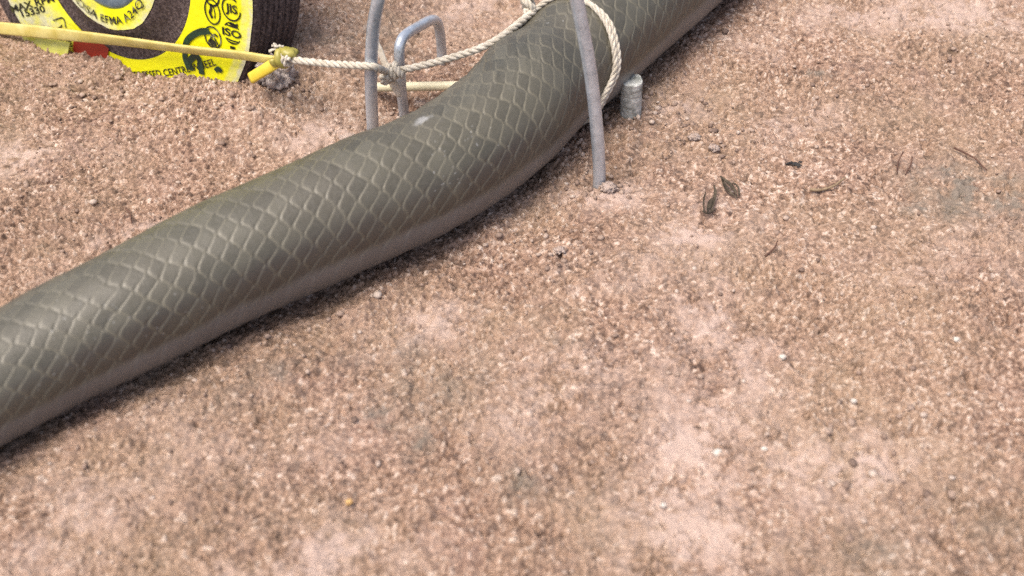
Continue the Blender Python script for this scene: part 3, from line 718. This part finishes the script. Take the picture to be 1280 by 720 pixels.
cidx = len(Vv); Vv.append(Bo + np.array([.2, 0, hB - .5])); b0 = (len(zz) - 1) * 28
Fv += [(b0 + j, b0 + (j + 1) % 28, cidx) for j in range(28)]
tag(obj('metal_stub', np.array(Vv), Fv, ZINC), 'short weathered grey metal stub standing in the ground beside the cord loop', 'metal stub')

# ------------------------------------------------------------------ dry bits lying about
def blade(pts, w, m, curl=.35):
    """curled leaf piece with thickness: cross-section is an arc"""
    P = resample(pts, .25); T, A, B = frames(P); f = np.linspace(0, 1, len(P)); ww = w * np.sin(np.pi * np.clip(f * .92 + .06, 0, 1)) ** .7
    V = []; n = 7
    for i in range(len(P)):
        for side in (0, 1):
            for j in range(n):
                t = (j / (n - 1) - .5) * 2
                V.append(P[i] + B[i] * t * ww[i] * .5 + A[i] * (t * t * curl * ww[i] - side * .14))
    F = []; k = 2 * n
    for i in range(len(P) - 1):
        for j in range(n - 1):
            F.append((i * k + j, i * k + j + 1, (i + 1) * k + j + 1, (i + 1) * k + j)); F.append((i * k + n + j, (i + 1) * k + n + j, (i + 1) * k + n + j + 1, i * k + n + j + 1))
        F.append((i * k, (i + 1) * k, (i + 1) * k + n, i * k + n)); F.append((i * k + n - 1, i * k + 2 * n - 1, (i + 1) * k + 2 * n - 1, (i + 1) * k + n - 1))
    for i in (0, len(P) - 1): F.append(tuple(i * k + j for j in range(n)) + tuple(i * k + 2 * n - 1 - j for j in range(n)))
    return np.array(V), F
def gp(x, y, lift): P = ground(x, y); P[2] += lift; return P
mb = MB().add(*blade([gp(899, 227, 1.6), gp(907, 234, 1.5), gp(914, 239, 1.2), gp(921, 246, .5)], .85, HUSK)).add(*blade([gp(901, 229, 1.3), gp(907, 239, .9), gp(914, 245, .6), gp(922, 249, .4)], .65, HUSK)).add(*tube(resample([gp(914, 238, 2.2), gp(921, 241, 1.8), gp(924, 247, .6)], .4), .22, 6))
tag(mb.build('dried_leaf', HUSK), 'dark curled dry leaf bit, slanting, upper right of two on the bare ground', 'leaf', 'dry leaf bits on the ground')
mb = MB().add(*blade([gp(891, 240, 2.0), gp(893, 247, 1.6), gp(891, 257, 1.0), gp(888, 267, .3)], .75, HUSK)).add(*blade([gp(889, 254, 1.4), gp(886, 261, .9), gp(884, 267, .3)], 1.0, HUSK)).add(*tube(resample([gp(881, 247, 1.4), gp(879, 255, 1.2), gp(880, 266, .3)], .4), .2, 6)).add(*tube(resample([gp(878, 266, .5), gp(885, 269, .5), gp(893, 264, .6)], .4), .2, 6))
tag(mb.build('dried_leaf', HUSK), 'dark ragged dry leaf bit standing on edge, lower left of two', 'leaf', 'dry leaf bits on the ground')
def twig(pts, r, m, label):
    P = resample([gp(x, y, l) for x, y, l in pts], .4); f = np.linspace(0, 1, len(P))
    o = MB().add(*tube(P, r * (1 - .35 * f), 7, jitter=.25)).build('twig', m); tag(o, label, 'twig', 'tiny twigs on the ground'); return o
twig([(1012, 239, .5), (1024, 240, .6), (1040, 236, .7), (1056, 225, .7)], .36, STRAW, 'pale tan curved straw stalk right of the dry leaf bits')
twig([(1191, 189, 1.0), (1204, 195, 1.0), (1219, 203, .9), (1226, 210, .8), (1233, 215, .5)], .24, TWIG, 'longest dark red twig lying on the grey stained patch')
twig([(1127, 197, 1.6), (1122, 206, .8), (1121, 218, .4)], .18, TWIG, 'left one of two short thin upright twigs left of the grey patch')
twig([(1138, 203, 1.6), (1137, 211, 1.0), (1131, 220, .4)], .20, TWIG, 'right one of two short thin upright twigs left of the grey patch')
twig([(956, 322, .5), (963, 317, .6), (968, 312, .7), (971, 305, .9)], .22, TWIG, 'small reddish bent twig below the curved straw stalk')
twig([(158, 263, .6), (163, 270, .7), (165, 281, .4)], .22, TWIG, 'thin dark twig on the ground just above the left part of the snake')
mb = MB()
for (x, y, r) in ((984, 206, .35), (989, 205, .5), (994, 206.5, .7), (997, 208, .5), (1000, 204, .35)): mb.add(*lump(gp(x, y, .3), r, x, .6, 2, (1.5, .7, .5)))
tag(mb.build('dark_crumb', CHAR), 'flat blackish crumb of debris between the leaf bits and the twigs', 'crumb')
def pebble(x, y, r, m, label, seed):
    o = MB().add(*lump(gp(x, y, r * .3), r * .8, seed, .4, 3, (1.15, 1, .8))).build('pebble', m); tag(o, label, 'pebble', 'small pale pebbles set in the ground')
pebble(897, 567, .95, PEBW, 'brightest white pebble, on the pale dusty streak', 3)
pebble(955, 562, .62, PEBW, 'small white pebble just right of the brightest white pebble', 4)
pebble(978, 447, .75, PEBW, 'white pebble below the small bent twig on open ground', 5)
pebble(1195, 425, .65, PEBW, 'white pebble near the right edge below the grey stain', 6)
pebble(1067, 502, .6, PEBW, 'faint white pebble between the pale streak and the right edge', 7)
pebble(437, 628, .75, PEBO, 'orange pebble in the blurred foreground at the lower left', 8)
pebble(829, 632, .6, PEBW, 'white pebble in the blurred foreground below the pale streak', 9)
def clod(x, y, r, m, label, seed, sq=(1.25, 1, .6), sink=.15):
    o = MB().add(*lump(gp(x, y, r * sink), r, seed, .55, 4, sq)).build('clod', m); tag(o, label, 'clod', 'crumbly clods of sand')
clod(761, 235, 1.5, CLOD, 'pale crumbly clod at the foot of the tall wire hoop', 11)
clod(343, 101, 4.2, CLODG, 'grey grainy clod under the knotted end of the yellow strap', 12, (1.1, 1, .95), .45)
clod(699, 313, .9, CLOD, 'low clod on open ground below the near hoop leg', 13)
clod(868, 172, 1.1, CLOD, 'small pale clod right of the metal stub', 14)
clod(892, 186, 1.0, CLOD, 'flat clod between the metal stub and the leaf bits', 15)
clod(526, 131, 1.2, CLOD, 'pale crumb in the hollow under the cream rod', 16)
clod(436, 174, 1.4, CLOD, 'pale clod beside the far foot of the tall wire hoop', 17)
# loose grit: nobody could count it
import bmesh
bm = bmesh.new(); bmesh.ops.create_icosphere(bm, subdivisions=1, radius=1); IV = np.array([v.co[:] for v in bm.verts]); IF = np.array([[v.index for v in f.verts] for f in bm.faces]); bm.free()
NG = 3200
gx = RNG.uniform(-150, 150, NG); gy = RNG.uniform(107, 312, NG)
ex, ey = [], []
for (p, rad, n_) in [((752, 232), 6, 60), ((700, 312), 8, 40), ((470, 172), 7, 40), ((505, 140), 5, 30), ((880, 170), 14, 80), ((788, 143), 6, 40), ((345, 100), 9, 70), ((240, 100), 16, 60), ((300, 102), 12, 50), ((100, 105), 14, 60), ((830, 120), 14, 50), ((1190, 60), 16, 60), ((60, 225), 14, 50), ((1060, 590), 20, 50)]:
    g = ground(*p); ex.append(RNG.normal(g[0], rad * .55, n_)); ey.append(RNG.normal(g[1], rad * .45, n_))
t_ = RNG.random(120); q1_ = np.stack([np.interp(t_ * (len(SNK) - 1), np.arange(len(SNK)), SNK[:, k]) for k in (0, 1)], 1) + np.array([.70, -.71]) * RNG.normal(15.0, 2.0, 120)[:, None]
ex.append(q1_[:, 0]); ey.append(q1_[:, 1])
nex = sum(map(len, ex)); gx = np.r_[gx, np.concatenate(ex)]; gy = np.r_[gy, np.concatenate(ey)]
kdens = fbm(gx, gy, 25, 301, 3); kdens[-nex:] = 9; keep = kdens > RNG.uniform(-.6, .5, len(gx)); gx, gy = gx[keep], gy[keep]
gr = .22 + .45 * RNG.random(len(gx)) ** 3; gr[-nex:] *= 1.35
ix_ = np.clip(np.searchsorted(GX, gx), 0, nx - 1); iy_ = np.clip(np.searchsorted(GY, gy), 0, ny - 1); gz = Z[iy_, ix_]
VV = IV[None] * (1 + .35 * (RNG.random((len(gx), len(IV), 1)) - .5)) * gr[:, None, None] * (RNG.random((len(gx), 1, 3)) * .6 + .7) * np.array([1, 1, .7]) + np.stack([gx, gy, gz + gr * .3], -1)[:, None]
FF = (IF[None] + (np.arange(len(gx)) * len(IV))[:, None, None]).reshape(-1, 3)
GRIT, nt, b = mat('loose_grit', rough=.9, spec=.15)
nt.links.new(ramp(nt, attr(nt, 'tone'), [(0, (.17, .12, .095)), (.3, (.28, .20, .155)), (.8, (.40, .30, .235)), (1, (.52, .43, .36))]), b.inputs['Base Color'])
tag(obj('grit', VV.reshape(-1, 3), FF, GRIT, attrs={'tone': np.repeat(RNG.random(len(gx)), len(IV))}, origin=(0, 220, 0)), 'loose sand grains scattered over the ground', 'grit', kind='stuff')
for o in bpy.data.objects:
    if '_o' in o: del o['_o']
